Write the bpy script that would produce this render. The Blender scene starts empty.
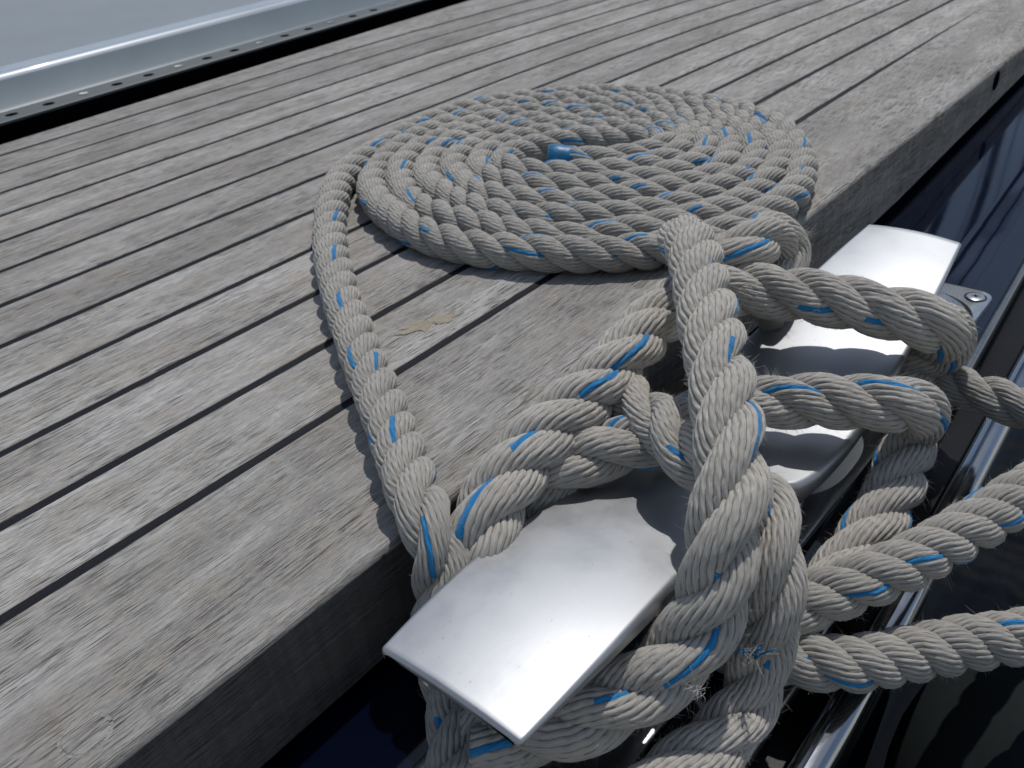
import bpy, bmesh, math, random
import numpy as np
from mathutils import Vector, Matrix
from mathutils.bvhtree import BVHTree

random.seed(11)
RNG = np.random.default_rng(5)
CM = 0.01                      # the scene is drawn up in centimetres and linked in metres
scene = bpy.context.scene
COL = scene.collection
PI = math.pi

# ------------------------------------------------------------------ helpers
def link(name, me, parent=None):
    o = bpy.data.objects.new(name, me)
    COL.objects.link(o)
    if parent is not None:
        o.parent = parent
    return o

def tag(o, label=None, cat=None, group=None, kind=None):
    if label: o['label'] = label
    if cat: o['category'] = cat
    if group: o['group'] = group
    if kind: o['kind'] = kind
    return o

def empty(name, loc, label, cat, group=None, kind=None):
    o = bpy.data.objects.new(name, None)
    COL.objects.link(o)
    o.empty_display_size = 0.01
    o.location = Vector(loc) * CM
    o.matrix_parent_inverse = Matrix()
    return tag(o, label, cat, group, kind)

def mesh_np(name, V, F, mats, parent=None, smooth=True, matidx=None, uv=None, cm=True):
    """V (n,3) array in cm, F (m,4) or (m,3) int array"""
    V = np.asarray(V, float) * (CM if cm else 1)
    if parent is not None:
        V = V - np.array(parent_world(parent))
    F = np.asarray(F, dtype=np.int32)
    me = bpy.data.meshes.new(name)
    k = F.shape[1]
    me.vertices.add(len(V)); me.vertices.foreach_set('co', V.astype(np.float32).ravel())
    me.loops.add(F.size); me.loops.foreach_set('vertex_index', F.ravel())
    me.polygons.add(len(F))
    me.polygons.foreach_set('loop_start', np.arange(0, F.size, k, dtype=np.int32))
    me.polygons.foreach_set('loop_total', np.full(len(F), k, dtype=np.int32))
    for m in mats: me.materials.append(m)
    if matidx is not None: me.polygons.foreach_set('material_index', np.asarray(matidx, dtype=np.int32))
    me.polygons.foreach_set('use_smooth', np.full(len(F), smooth, dtype=bool))
    if uv is not None:
        l = me.uv_layers.new(name='UVMap'); l.data.foreach_set('uv', np.asarray(uv, np.float32).ravel())
    me.update(calc_edges=True); me.validate()
    return link(name, me, parent)

def parent_world(p):
    v = Vector((0, 0, 0))
    while p is not None:
        v += p.location; p = p.parent
    return v

def bm_obj(name, bm, mats, parent=None, smooth=False, recalc=True, auto=None):
    if recalc: bmesh.ops.recalc_face_normals(bm, faces=bm.faces)
    off = parent_world(parent)
    for v in bm.verts: v.co = v.co * CM - off
    me = bpy.data.meshes.new(name); bm.to_mesh(me); bm.free()
    for m in (mats if isinstance(mats, (list, tuple)) else [mats]): me.materials.append(m)
    if smooth: me.polygons.foreach_set('use_smooth', [True] * len(me.polygons))
    if auto is not None: me.set_sharp_from_angle(angle=math.radians(auto))
    return link(name, me, parent)

def extrude_profile(bm, prof, ys, xoff=lambda y: 0.0, closed=True, mat=0, caps=True, zoff=None, zlim=0.0):
    """prof: list of (x,z); runs along y"""
    rows = []
    for y in ys:
        dx = xoff(y)
        rows.append([bm.verts.new((x + dx, y, z + (zoff(y) if zoff and z < zlim else 0))) for x, z in prof])
    n = len(prof)
    for a, b in zip(rows[:-1], rows[1:]):
        for i in range(n if closed else n - 1):
            f = bm.faces.new((a[i], a[(i + 1) % n], b[(i + 1) % n], b[i])); f.material_index = mat
    if closed and caps:
        bm.faces.new(rows[0]); bm.faces.new(rows[-1][::-1])
    return rows

def tube(bm, pts, rad, n=12, caps=True):
    pts = [Vector(p) for p in pts]
    T = [(pts[min(i + 1, len(pts) - 1)] - pts[max(i - 1, 0)]).normalized() for i in range(len(pts))]
    N = T[0].orthogonal().normalized(); rows = []
    for i, p in enumerate(pts):
        N = (N - T[i] * N.dot(T[i])).normalized(); B = T[i].cross(N)
        r = rad[i] if isinstance(rad, (list, tuple)) else rad
        rows.append([bm.verts.new(p + (N * math.cos(a) + B * math.sin(a)) * r) for a in [2 * PI * k / n for k in range(n)]])
    for a, b in zip(rows[:-1], rows[1:]):
        for i in range(n): bm.faces.new((a[i], a[(i + 1) % n], b[(i + 1) % n], b[i]))
    if caps: bm.faces.new(rows[0][::-1]); bm.faces.new(rows[-1])

# ------------------------------------------------------------------ materials
class NT:
    def __init__(s, name):
        s.m = bpy.data.materials.new(name); s.m.use_nodes = True
        s.t = s.m.node_tree; s.t.nodes.clear()
        s.out = s.n('ShaderNodeOutputMaterial'); s.b = s.n('ShaderNodeBsdfPrincipled')
        s.l(s.b.outputs[0], s.out.inputs[0])
    def n(s, typ, **kw):
        nd = s.t.nodes.new(typ)
        for k, v in kw.items():
            if k in nd.bl_rna.properties: setattr(nd, k, v)
            else: nd.inputs[k.replace('_', ' ')].default_value = v
        return nd
    def l(s, a, b): s.t.links.new(a, b)
    def coord(s, kind='Object', scale=(1, 1, 1), loc=(0, 0, 0)):
        c = s.n('ShaderNodeTexCoord'); mp = s.n('ShaderNodeMapping')
        mp.inputs['Scale'].default_value = scale; mp.inputs['Location'].default_value = loc
        s.l(c.outputs[kind], mp.inputs['Vector']); return mp.outputs[0]
    def noise(s, vec, scale=1, detail=4, rough=.55, dist=0, out='Fac'):
        nd = s.n('ShaderNodeTexNoise'); nd.inputs['Scale'].default_value = scale
        nd.inputs['Detail'].default_value = detail; nd.inputs['Roughness'].default_value = rough
        nd.inputs['Distortion'].default_value = dist
        s.l(vec, nd.inputs['Vector']); return nd.outputs[out]
    def ramp(s, fac, stops, interp='LINEAR'):
        nd = s.n('ShaderNodeValToRGB'); cr = nd.color_ramp; cr.interpolation = interp
        while len(cr.elements) < len(stops): cr.elements.new(.5)
        for e, (p, c) in zip(cr.elements, stops):
            e.position = p; e.color = (c, c, c, 1) if isinstance(c, (int, float)) else (*c, 1)
        s.l(fac, nd.inputs[0]); return nd.outputs[0]
    def mix(s, fac, a, b, mode='MIX'):
        nd = s.n('ShaderNodeMix', data_type='RGBA', blend_type=mode)
        for sock, v in ((nd.inputs[0], fac), (nd.inputs[6], a), (nd.inputs[7], b)):
            if isinstance(v, (int, float)): sock.default_value = v
            elif isinstance(v, tuple): sock.default_value = (*v, 1)
            else: s.l(v, sock)
        return nd.outputs[2]
    def math(s, op, a, b=0.0):
        nd = s.n('ShaderNodeMath', operation=op)
        for sock, v in ((nd.inputs[0], a), (nd.inputs[1], b)):
            if isinstance(v, (int, float)): sock.default_value = v
            else: s.l(v, sock)
        return nd.outputs[0]
    def bump(s, h, dist=.0005, strength=1.0, prev=None):
        nd = s.n('ShaderNodeBump'); nd.inputs['Distance'].default_value = dist
        nd.inputs['Strength'].default_value = strength; s.l(h, nd.inputs['Height'])
        if prev is not None: s.l(prev, nd.inputs['Normal'])
        return nd.outputs[0]
    def set(s, **kw):
        for k, v in kw.items():
            k = k.replace('_', ' ')
            if isinstance(v, (int, float)): s.b.inputs[k].default_value = v
            elif isinstance(v, tuple): s.b.inputs[k].default_value = (*v, 1) if len(v) == 3 else v
            else: s.l(v, s.b.inputs[k])
        return s

def teak_mat(name, tone=1.0, face=False):
    t = NT(name)
    oi = t.n('ShaderNodeObjectInfo')
    c = t.n('ShaderNodeTexCoord'); vm = t.n('ShaderNodeVectorMath', operation='MULTIPLY_ADD')
    vm.inputs[1].default_value = (1, 1, 1)
    off = t.n('ShaderNodeCombineXYZ'); t.l(t.math('MULTIPLY', oi.outputs['Random'], 7.0), off.inputs[0]); t.l(t.math('MULTIPLY', oi.outputs['Random'], 23.0), off.inputs[1])
    t.l(c.outputs['Object'], vm.inputs[0]); t.l(off.outputs[0], vm.inputs[2])
    def mp(sc):
        m = t.n('ShaderNodeMapping'); m.inputs['Scale'].default_value = sc; t.l(vm.outputs[0], m.inputs[0]); return m.outputs[0]
    big = t.noise(mp((34, 9, 34)), 1, 3, .6, .4)
    mid = t.noise(mp((150, 22, 150)), 1, 4, .65, .3)
    fine = t.noise(mp((2600, 110, 2600)), 1, 4, .75, .15)
    hair = t.noise(mp((5200, 330, 5200)), 1, 2, .6)
    crk = t.noise(mp((3300, 75, 3300)), 1, 2, .6, .05)
    crk2 = t.noise(mp((1300, 26, 1300), ), 1, 2, .55, .05)
    col = t.ramp(big, [(.28, (.24 * tone, .222 * tone, .198 * tone)), (.45, (.315 * tone, .298 * tone, .272 * tone)), (.6, (.42 * tone, .402 * tone, .375 * tone)), (.76, (.43 * tone, .42 * tone, .40 * tone))])
    warm = t.ramp(t.noise(mp((60, 22, 60)), 1, 5, .75, 1.0), [(.48, 0.0), (.72, .8)])
    col = t.mix(warm, col, (.30 * tone, .252 * tone, .19 * tone))
    col = t.mix(t.ramp(mid, [(.38, .45), (.52, 0.0)]), col, (.19 * tone, .18 * tone, .17 * tone))
    col = t.mix(t.ramp(fine, [(.32, .62), (.55, 0.0)]), col, (.13 * tone, .12 * tone, .112 * tone))
    col = t.mix(t.ramp(hair, [(.42, 0.0), (.75, .42)]), col, (.55 * tone, .54 * tone, .52 * tone))
    crack = t.math('MAXIMUM', t.ramp(crk, [(.385, 1.0), (.43, 0.0)]), t.ramp(crk2, [(.325, 1.0), (.36, 0.0)]))
    gate = t.ramp(t.noise(mp((45, 11, 45)), 1, 2, .5), [(.36, .25), (.56, 1.0)])
    crack = t.math('MULTIPLY', crack, gate)
    col = t.mix(t.math('MULTIPLY', crack, .85), col, (.035, .032, .03))
    spots = t.ramp(t.noise(mp((260, 200, 260)), 1, 1, .5), [(.80, 0.0), (.83, 1.0)])
    col = t.mix(t.math('MULTIPLY', spots, .8), col, (.05, .045, .04))
    # per-board tone
    col = t.mix(1.0, col, t.ramp(oi.outputs['Random'], [(0, .84), (1, 1.1)]), 'MULTIPLY')
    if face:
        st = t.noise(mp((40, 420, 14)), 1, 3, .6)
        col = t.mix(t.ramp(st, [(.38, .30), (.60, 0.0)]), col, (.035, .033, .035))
        # face colour gets darker towards the near end
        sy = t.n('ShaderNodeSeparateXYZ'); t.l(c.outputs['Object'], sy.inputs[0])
        near_dark = t.n('ShaderNodeMapRange'); t.l(t.math('ADD', sy.outputs[1], t.math('MULTIPLY', mid, .08)), near_dark.inputs[0])
        near_dark.inputs[1].default_value = -.22; near_dark.inputs[2].default_value = .16; near_dark.inputs[3].default_value = .72; near_dark.inputs[4].default_value = 0.0
        col = t.mix(near_dark.outputs[0], col, (.045, .041, .039))
    h = t.math('SUBTRACT', t.math('ADD', t.math('MULTIPLY', fine, .55), t.math('MULTIPLY', hair, .3)), t.math('MULTIPLY', crack, 1.1))
    t.set(Base_Color=col, Roughness=.78, Normal=t.bump(h, .00045, .9))
    t.b.inputs['Specular IOR Level'].default_value = .35
    return t.m

def rope_mat(name, base, blue=False):
    t = NT(name)
    uvn = t.n('ShaderNodeUVMap'); sep = t.n('ShaderNodeSeparateXYZ'); t.l(uvn.outputs[0], sep.inputs[0])
    u, v = sep.outputs[0], sep.outputs[1]           # u: cm along the strand, v: yarn number
    def vec(su, sv, extra=0.0):
        cb = t.n('ShaderNodeCombineXYZ'); t.l(t.math('MULTIPLY', u, su), cb.inputs[0]); t.l(t.math('MULTIPLY', v, sv), cb.inputs[1])
        cb.inputs[2].default_value = extra; return cb.outputs[0]
    fib = t.noise(vec(1.6, 9.0), 1, 3, .65, .3)
    fib2 = t.noise(vec(7.0, 16.0, 4.0), 1, 2, .6)
    # plies of the yarn: fine diagonal lines across each yarn
    ply = t.math('SINE', t.math('ADD', t.math('MULTIPLY', u, 15.0), t.math('MULTIPLY', v, 6.2832)))
    big = t.noise(t.coord('Object', (38, 38, 38)), 1, 4, .6)
    mid = t.noise(t.coord('Object', (150, 150, 150)), 1, 3, .6)
    vz = t.math('ADD', v, t.math('MULTIPLY', t.math('ADD', ply, t.math('MULTIPLY', t.math('SUBTRACT', fib, .5), 1.8)), .065))
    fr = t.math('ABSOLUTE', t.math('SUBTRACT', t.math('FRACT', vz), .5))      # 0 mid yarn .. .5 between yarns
    groove_dark = t.math('MULTIPLY', t.ramp(fr, [(.36, 0.0), (.49, .8 if not blue else .3)]), t.ramp(fib2, [(.35, .5), (.6, 1.0)]))  # darker colour in the grooves between yarns
    if blue:
        col = t.mix(t.ramp(fib, [(.35, 0.0), (.7, 1.0)]), (.003, .17, .42), (.006, .26, .58))
    else:
        d = tuple(c * .68 for c in base); l = tuple(min(.9, c * 1.16) for c in base)
        col = t.mix(t.ramp(fib, [(.3, 0.0), (.7, 1.0)]), d, l)
        col = t.mix(t.ramp(big, [(.38, .34), (.60, 0.0)]), col, tuple(c * .62 for c in base))
        col = t.mix(t.ramp(mid, [(.58, 0.0), (.80, .45)]), col, (base[0] * .80, base[1] * .72, base[2] * .58))
    col = t.mix(groove_dark, col, (.07, .062, .052) if not blue else (.0, .07, .2))
    h = t.math('ADD', t.math('ADD', t.math('MULTIPLY', fib, .8), t.math('MULTIPLY', fib2, .45)), t.math('MULTIPLY', ply, .22))
    t.set(Base_Color=col, Roughness=.62, Normal=t.bump(h, .0005, 1.0))
    t.b.inputs['Specular IOR Level'].default_value = .3
    t.b.inputs['Sheen Weight'].default_value = .15
    return t.m

def metal_mat(name, col, rough, scratch=.0, dull=0.0, amp=.16):
    t = NT(name)
    c = t.coord('Object', (1, 1, 1))
    n1 = t.noise(t.coord('Object', (60, 60, 60)), 1, 4, .6)
    n2 = t.noise(t.coord('Object', (900, 120, 900)), 1, 3, .6)
    n3 = t.noise(t.coord('Object', (1800, 1800, 1800)), 1, 2, .6)
    r = t.math('ADD', t.math('ADD', t.math('MULTIPLY', t.math('SUBTRACT', n1, .5), amp), t.math('MULTIPLY', t.math('SUBTRACT', n2, .5), scratch)), rough)
    pits = t.ramp(t.noise(t.coord('Object', (700, 700, 700)), 1, 1, .5), [(.74, 0.0), (.79, 1.0)])
    cc = t.mix(t.math('MULTIPLY', pits, .5), col, tuple(x * .45 for x in col))
    cc = t.mix(t.ramp(n1, [(.35, .22), (.6, 0.0)]), cc, tuple(x * .75 for x in col))
    t.set(Base_Color=cc, Metallic=1.0 - dull, Roughness=r, Normal=t.bump(t.math('ADD', n3, t.math('MULTIPLY', n2, .8)), .00003, .25 if scratch else .1))
    return t.m

def plain_mat(name, col, rough=.5, spec=.5, coat=0.0, bump=0.0, bscale=300, var=.15):
    t = NT(name)
    n = t.noise(t.coord('Object', (bscale, bscale, bscale)), 1, 4, .6)
    n2 = t.noise(t.coord('Object', (12, 12, 12)), 1, 4, .6)
    c2 = t.mix(t.ramp(n2, [(.35, 0.0), (.65, 1.0)]), tuple(x * (1 - var) for x in col), tuple(x * (1 + var) for x in col))
    t.set(Base_Color=c2, Roughness=t.math('ADD', t.math('MULTIPLY', t.math('SUBTRACT', n2, .5), .1), rough))
    t.b.inputs['Specular IOR Level'].default_value = spec
    t.b.inputs['Coat Weight'].default_value = coat
    t.b.inputs['Coat Roughness'].default_value = .04
    if bump: t.l(t.bump(n, bump, 1.0), t.b.inputs['Normal'])
    return t.m

M = {}
M['teak'] = teak_mat('weathered_teak', 1.08)
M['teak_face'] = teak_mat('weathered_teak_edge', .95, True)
M['caulk'] = plain_mat('black_caulk', (.010, .011, .014), .65, .15, bump=.0002, bscale=700)
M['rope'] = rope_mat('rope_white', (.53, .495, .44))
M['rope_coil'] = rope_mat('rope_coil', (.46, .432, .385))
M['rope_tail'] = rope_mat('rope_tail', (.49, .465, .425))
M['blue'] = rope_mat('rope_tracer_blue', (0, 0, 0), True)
M['fray'] = plain_mat('loose_fibre', (.50, .475, .43), .7, .3)
M['whip'] = plain_mat('blue_tape', (.003, .12, .26), .4, .5, bump=.0003, bscale=400)
M['alu'] = metal_mat('cast_aluminium', (.43, .44, .455), .51, scratch=.06, amp=.20)
M['steel'] = metal_mat('stainless', (.50, .51, .52), .24, scratch=.12)
M['trim'] = metal_mat('dull_trim', (.20, .21, .225), .30, scratch=.1)
M['chrome'] = metal_mat('chrome', (.34, .35, .37), .13, scratch=.08)
M['navy'] = plain_mat('navy_gelcoat', (.0016, .0032, .011), .05, .5, var=.05)
M['black'] = plain_mat('black_rubber', (.006, .006, .007), .35, .12)
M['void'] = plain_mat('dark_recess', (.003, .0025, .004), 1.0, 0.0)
M['grey_top'] = plain_mat('grey_gelcoat', (.21, .235, .25), .42, .5, bump=.0001, bscale=900, var=.06)
M['grey_side'] = plain_mat('pale_gelcoat', (.17, .21, .235), .42, .4, coat=.05, var=.05)
M['ridge'] = plain_mat('polished_edge', (.32, .37, .42), .34, .45, coat=.1, var=.04)
M['track'] = metal_mat('anodised_track', (.10, .115, .12), .55, scratch=.1, dull=.6)
M['fender'] = plain_mat('grey_fender', (.017, .022, .023), .85, .15, bump=.0004, bscale=60)
M['water'] = plain_mat('harbour_water', (.003, .006, .007), .12, .25, bump=.02, bscale=2)
M['mast'] = metal_mat('mast_alloy', (.10, .10, .11), .5, dull=.6)
M['leaf'] = plain_mat('dry_scrap', (.29, .255, .20), .95, .2, bump=.0008, bscale=500, var=.35)

# ------------------------------------------------------------------ teak deck
SEAM0 = -7.55; PITCH = 4.5; GAPW = .46
def bend(x, y):
    if y <= 60: return 0.0
    k = -0.4 + 3.0 * min(1.0, -x / 30.0)
    return k * ((y - 60) / 36.0) ** 1.6
def rise(y): return .055 * min(60, max(0, y - 58))
def inner_edge(y): return -59.9 - .046 * (y - 27)
deck = empty('teak_deck', (-20, 40, 0), None, None, kind='structure')
YS = [-60 + 4 * i for i in range(0, 66)]
def board(x0, x1, mat, name, top=0.0, bev=.07, left=None):
    bm = bmesh.new(); rows = []
    prof = lambda a, b: [(a, -1.2), (a, top - bev), (a + bev * .3, top - bev * .3), (a + bev, top), (b - bev, top), (b - bev * .3, top - bev * .3), (b, top - bev), (b, -1.2)]
    for y in YS:
        a = (left(y) if left else x0 + bend(x0, y)); b = x1 + bend(x1, y)
        rows.append([bm.verts.new((x, y, z)) for x, z in prof(a, b)])
    for r, q in zip(rows[:-1], rows[1:]):
        for i in range(7): bm.faces.new((r[i], r[i + 1], q[i + 1], q[i]))
    return bm_obj(name, bm, mat, deck, smooth=True, auto=50)
for i in range(0, 12):
    xr = SEAM0 - i * PITCH - GAPW / 2
    xl = SEAM0 - (i + 1) * PITCH + GAPW / 2
    if i < 11: board(xl, xr, M['teak'], 'plank', top=random.uniform(-.02, .02))
    else: board(xl, xr, M['teak'], 'plank', left=inner_edge)
bm = bmesh.new()
for i in range(0, 12):
    xc = SEAM0 - i * PITCH
    a = [bm.verts.new((xc - GAPW / 2 - .02 + bend(xc, y), y, -.045)) for y in YS]
    m_ = [bm.verts.new((xc + bend(xc, y), y, -.075)) for y in YS]
    b = [bm.verts.new((xc + GAPW / 2 + .02 + bend(xc, y), y, -.045)) for y in YS]
    for k in range(len(YS) - 1):
        bm.faces.new((a[k], m_[k], m_[k + 1], a[k + 1])); bm.faces.new((m_[k], b[k], b[k + 1], m_[k + 1]))
bm_obj('caulking', bm, M['caulk'], deck)

# margin board with rounded edge, side face and limber hole
def margin():
    bm = bmesh.new()
    xl = SEAM0 + GAPW / 2
    R_ = .32
    arc = [(-R_ + R_ * math.sin(a), -R_ + R_ * math.cos(a)) for a in [PI / 2 * k / 6 for k in range(7)]]
    nseg = len(arc)
    prof = [(xl, -4.6), (xl, -.07), (xl + .02, -.02), (xl + .07, 0)] + arc + [(0.03, -1.75), (-.05, -1.83), (-.05, -1.90), (0.03, -1.98), (0.0, -4.45), (-.12, -4.6)]
    rows = extrude_profile(bm, prof, YS, lambda y: 0.0, zoff=rise, zlim=-4.0)
    bmesh.ops.recalc_face_normals(bm, faces=bm.faces)
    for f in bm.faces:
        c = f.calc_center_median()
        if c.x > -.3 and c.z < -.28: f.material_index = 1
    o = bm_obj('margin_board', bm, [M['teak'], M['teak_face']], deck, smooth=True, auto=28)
    bb = bmesh.new(); tube(bb, [(-.2, 79.2, -1.15 + .0), (.045, 79.2, -1.15), (.06, 79.2, -1.15)], [.75, .75, .72], 24)
    bm_obj('limber_hole', bb, M['void'], deck)
margin()
# bung (round wooden plug) near the outer corner
bm = bmesh.new()
ring = lambda r, z: [bm.verts.new((-1.35 + r * math.cos(a), 3.35 + r * math.sin(a), z)) for a in [2 * PI * k / 40 for k in range(40)]]
r0, r1, r2, r3 = ring(.0001, .022), ring(.60, .022), ring(.64, .004), ring(.72, .003)
for a, b in ((r0, r1), (r1, r2), (r2, r3)):
    for k in range(40): bm.faces.new((a[k], a[(k + 1) % 40], b[(k + 1) % 40], b[k]))
bm_obj('wood_plug', bm, M['teak'], deck)

# thin dried scrap lying by the coil
SC = (-9.33, 24.96, 0.0)
bm = bmesh.new(); n = 26; rr = random.Random(3)
cen = bm.verts.new((SC[0], SC[1], .07)); ringv = []
for k in range(n):
    a = 2 * PI * k / n; L = (2.0 if abs(math.cos(a)) > .3 else 1.0) * rr.uniform(.35, 1.1)
    dx = math.cos(a) * L * 1.0; dy = math.sin(a) * L * .36
    th = math.radians(72); ringv.append(bm.verts.new((SC[0] + dx * math.cos(th) - dy * math.sin(th), SC[1] + dx * math.sin(th) + dy * math.cos(th), rr.uniform(.012, .04))))
mids = [bm.verts.new((cen.co + (v.co - cen.co) * rr.uniform(.45, .65)) + Vector((0, 0, rr.uniform(-.02, .03)))) for v in ringv]
for k in range(n):
    bm.faces.new((cen, mids[k], mids[(k + 1) % n])); bm.faces.new((mids[k], ringv[k], ringv[(k + 1) % n], mids[(k + 1) % n]))
tag(bm_obj('dried_scrap', bm, M['leaf']), 'small tan scrap of dried debris lying on the teak deck beside the rope coil', 'debris')

# ------------------------------------------------------------------ hull: gelcoat ledge, trim, rubbing strake, topside
hull = empty('hull', (6, 40, -5.2), 'glossy navy hull edge below the teak with chrome rubbing strake', 'boat hull')
LY = [-40 + 5 * i for i in range(0, 60)]
def rail_off(y): return -.04 * max(0, y - 22) if y < 90 else -.04 * 68 - .02 * (y - 90)
def trim_off(y): return -.062 * max(0, y - 20) if y < 90 else -.062 * 70 - .03 * (y - 90)
bm = bmesh.new()
rows = []
for y in LY:
    t_ = trim_off(y)
    z_ = rise(y)
    rows.append([bm.verts.new(p) for p in [(-3, y, -5.25 + z_), (0, y, -5.2 + z_), (5, y, -5.2 + z_), (10.9 + t_, y, -5.25 + z_), (11.15 + t_, y, -5.38 + z_), (11.2 + t_, y, -6.1)]])
for a, b in zip(rows[:-1], rows[1:]):
    for i in range(5): bm.faces.new((a[i], a[i + 1], b[i + 1], b[i]))
bm_obj('side_ledge', bm, M['navy'], hull, smooth=True, auto=40)
bm = bmesh.new()                     # black strip painting the shade in the gap under the teak
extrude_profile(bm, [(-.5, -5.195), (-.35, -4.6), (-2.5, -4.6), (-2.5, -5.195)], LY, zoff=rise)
bm_obj('gap_shade', bm, M['void'], hull)
bm = bmesh.new()
def half_round(cx, cz, w, h, n=12):
    return [(cx - w / 2, cz)] + [(cx - w / 2 * math.cos(PI * k / n), cz + h * math.sin(PI * k / n)) for k in range(1, n)] + [(cx + w / 2, cz)]
extrude_profile(bm, half_round(11.35, -5.5, .55, .42), LY, trim_off, zoff=rise)
bm_obj('trim_strip', bm, M['trim'], hull, smooth=True, auto=60)
bm = bmesh.new()                     # black channel between trim and strake
rows = []
for y in LY:
    rows.append([bm.verts.new(p) for p in [(11.2 + trim_off(y), y, -5.9), (11.5 + trim_off(y), y, -6.3), (12.6 + rail_off(y), y, -6.4)]])
for a, b in zip(rows[:-1], rows[1:]):
    for i in range(2): bm.faces.new((a[i], a[i + 1], b[i + 1], b[i]))
bm_obj('channel', bm, M['black'], hull)
bm = bmesh.new()
prof = [(12.35, -6.6), (12.38, -5.75), (12.5, -5.5), (12.7, -5.36), (12.86, -5.33), (12.93, -5.42), (13.0, -5.33), (13.25, -5.33), (13.5, -5.45), (13.66, -5.7), (13.7, -6.0), (13.66, -6.6)]
extrude_profile(bm, prof, LY, rail_off)
bm_obj('rubbing_strake', bm, M['chrome'], hull, smooth=True, auto=50)
bm = bmesh.new()
rows = []
for y in LY:
    o_ = rail_off(y)
    rows.append([bm.verts.new(p) for p in [(12.3 + o_, y, -6.55), (13.3 + o_, y, -6.62), (13.35 + o_, y, -9), (13.0 + o_, y, -20), (12.0 + o_, y, -50), (10.0 + o_, y, -95)]])
for a, b in zip(rows[:-1], rows[1:]):
    for i in range(5): bm.faces.new((a[i], a[i + 1], b[i + 1], b[i]))
bm_obj('topside', bm, M['navy'], hull, smooth=True)

# water far below
bm = bmesh.new()
bmesh.ops.create_grid(bm, x_segments=2, y_segments=2, size=400000)
for v in bm.verts: v.co.z = -90
tag(bm_obj('water', bm, M['water']), kind='structure')

# fender hanging outboard
FC = (22.3, 28.5, -15.5)
fen = empty('fender', FC, 'dark grey rubber fender hanging outboard below the chrome strake', 'fender')
bm = bmesh.new(); R0 = 9.0; H = 40
prof = [(R0 * math.cos(a), R0 * .9 * math.sin(a)) for a in [PI / 2 * k / 12 for k in range(13)]][::-1]
prof = [(max(r, .001), z) for r, z in prof] + [(R0 * math.cos(-a), -H + R0 * math.sin(-a)) for a in [PI / 2 * k / 10 for k in range(11)]]
rows = [[bm.verts.new((FC[0] + r * math.cos(t), FC[1] + r * math.sin(t), FC[2] + z)) for t in [2 * PI * k / 48 for k in range(48)]] for r, z in prof]
for a, b in zip(rows[:-1], rows[1:]):
    for k in range(48): bm.faces.new((a[k], a[(k + 1) % 48], b[(k + 1) % 48], b[k]))
bm_obj('fender_body', bm, M['fender'], fen, smooth=True)
bm = bmesh.new()
tube(bm, [(FC[0], FC[1], FC[2] + R0 * .85), (FC[0], FC[1], FC[2] + R0 * .9 + 1.2)], [1.6, 1.2], 20)
bm_obj('fender_neck', bm, M['black'], fen, smooth=True, auto=40)

# ------------------------------------------------------------------ coachroof beyond the inner deck edge
roof = empty('coachroof', (-75, 60, 1), 'grey glossy coachroof beyond the teak with a polished raised ridge', 'coachroof')
CY = [-80 + 10 * i for i in range(0, 60)]
ie = lambda y: -.046 * (y - 27)
def sheet(name, prof, mat, smooth=True, par=roof, auto=40):
    bm = bmesh.new(); rows = []
    for y in CY: rows.append([bm.verts.new((x + ie(y), y, z)) for x, z in prof])
    for a, b in zip(rows[:-1], rows[1:]):
        for i in range(len(prof) - 1): bm.faces.new((a[i], a[i + 1], b[i + 1], b[i]))
    return bm_obj(name, bm, mat, par, smooth=smooth, auto=auto)
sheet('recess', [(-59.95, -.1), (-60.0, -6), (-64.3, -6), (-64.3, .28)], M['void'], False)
sheet('roof_side', [(-66.7, .72), (-67.0, .95), (-68.3, 2.9)], M['grey_side'])
sheet('ridge', [(-68.3, 2.9), (-68.55, 3.22), (-69.0, 3.42), (-69.6, 3.44), (-70.0, 3.40), (-70.3, 3.46), (-70.7, 3.48), (-71.1, 3.42), (-71.4, 3.3)], M['ridge'], auto=70)
sheet('roof_panel', [(-71.4, 3.3), (-90, 3.9), (-130, 4.8), (-200, 5.0)], M['grey_top'])
trk = empty('perforated_track', (-64.8, 60, .5), 'grey metal track with a row of holes along the black gap', 'track')
bm = bmesh.new()
extrude_profile(bm, [(-64.15, .3), (-64.1, .52), (-64.3, .62), (-66.6, .74), (-66.75, .66), (-66.75, .3)], CY, ie)
bm_obj('track_bar', bm, M['track'], trk, smooth=True, auto=30)
y = -20; k = 0
while y < 150:
    bm = bmesh.new(); xc = -65.3 + ie(y); zc = .672
    if k % 3 != 2:
        vs = [bm.verts.new((xc + .42 * math.cos(a), y + .55 * math.sin(a), zc + .006 - .0507 * .42 * math.cos(a))) for a in [2 * PI * j / 20 for j in range(20)]]
        bm.faces.new(vs); bm_obj('hole', bm, M['void'], trk)
    else:
        tube(bm, [(xc, y, zc - .05), (xc, y, zc + .06), (xc, y, zc + .09)], [.42, .42, .28], 20)
        bm_obj('screw', bm, M['steel'], trk, smooth=True, auto=40)
    y += 3.4; k += 1

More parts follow.
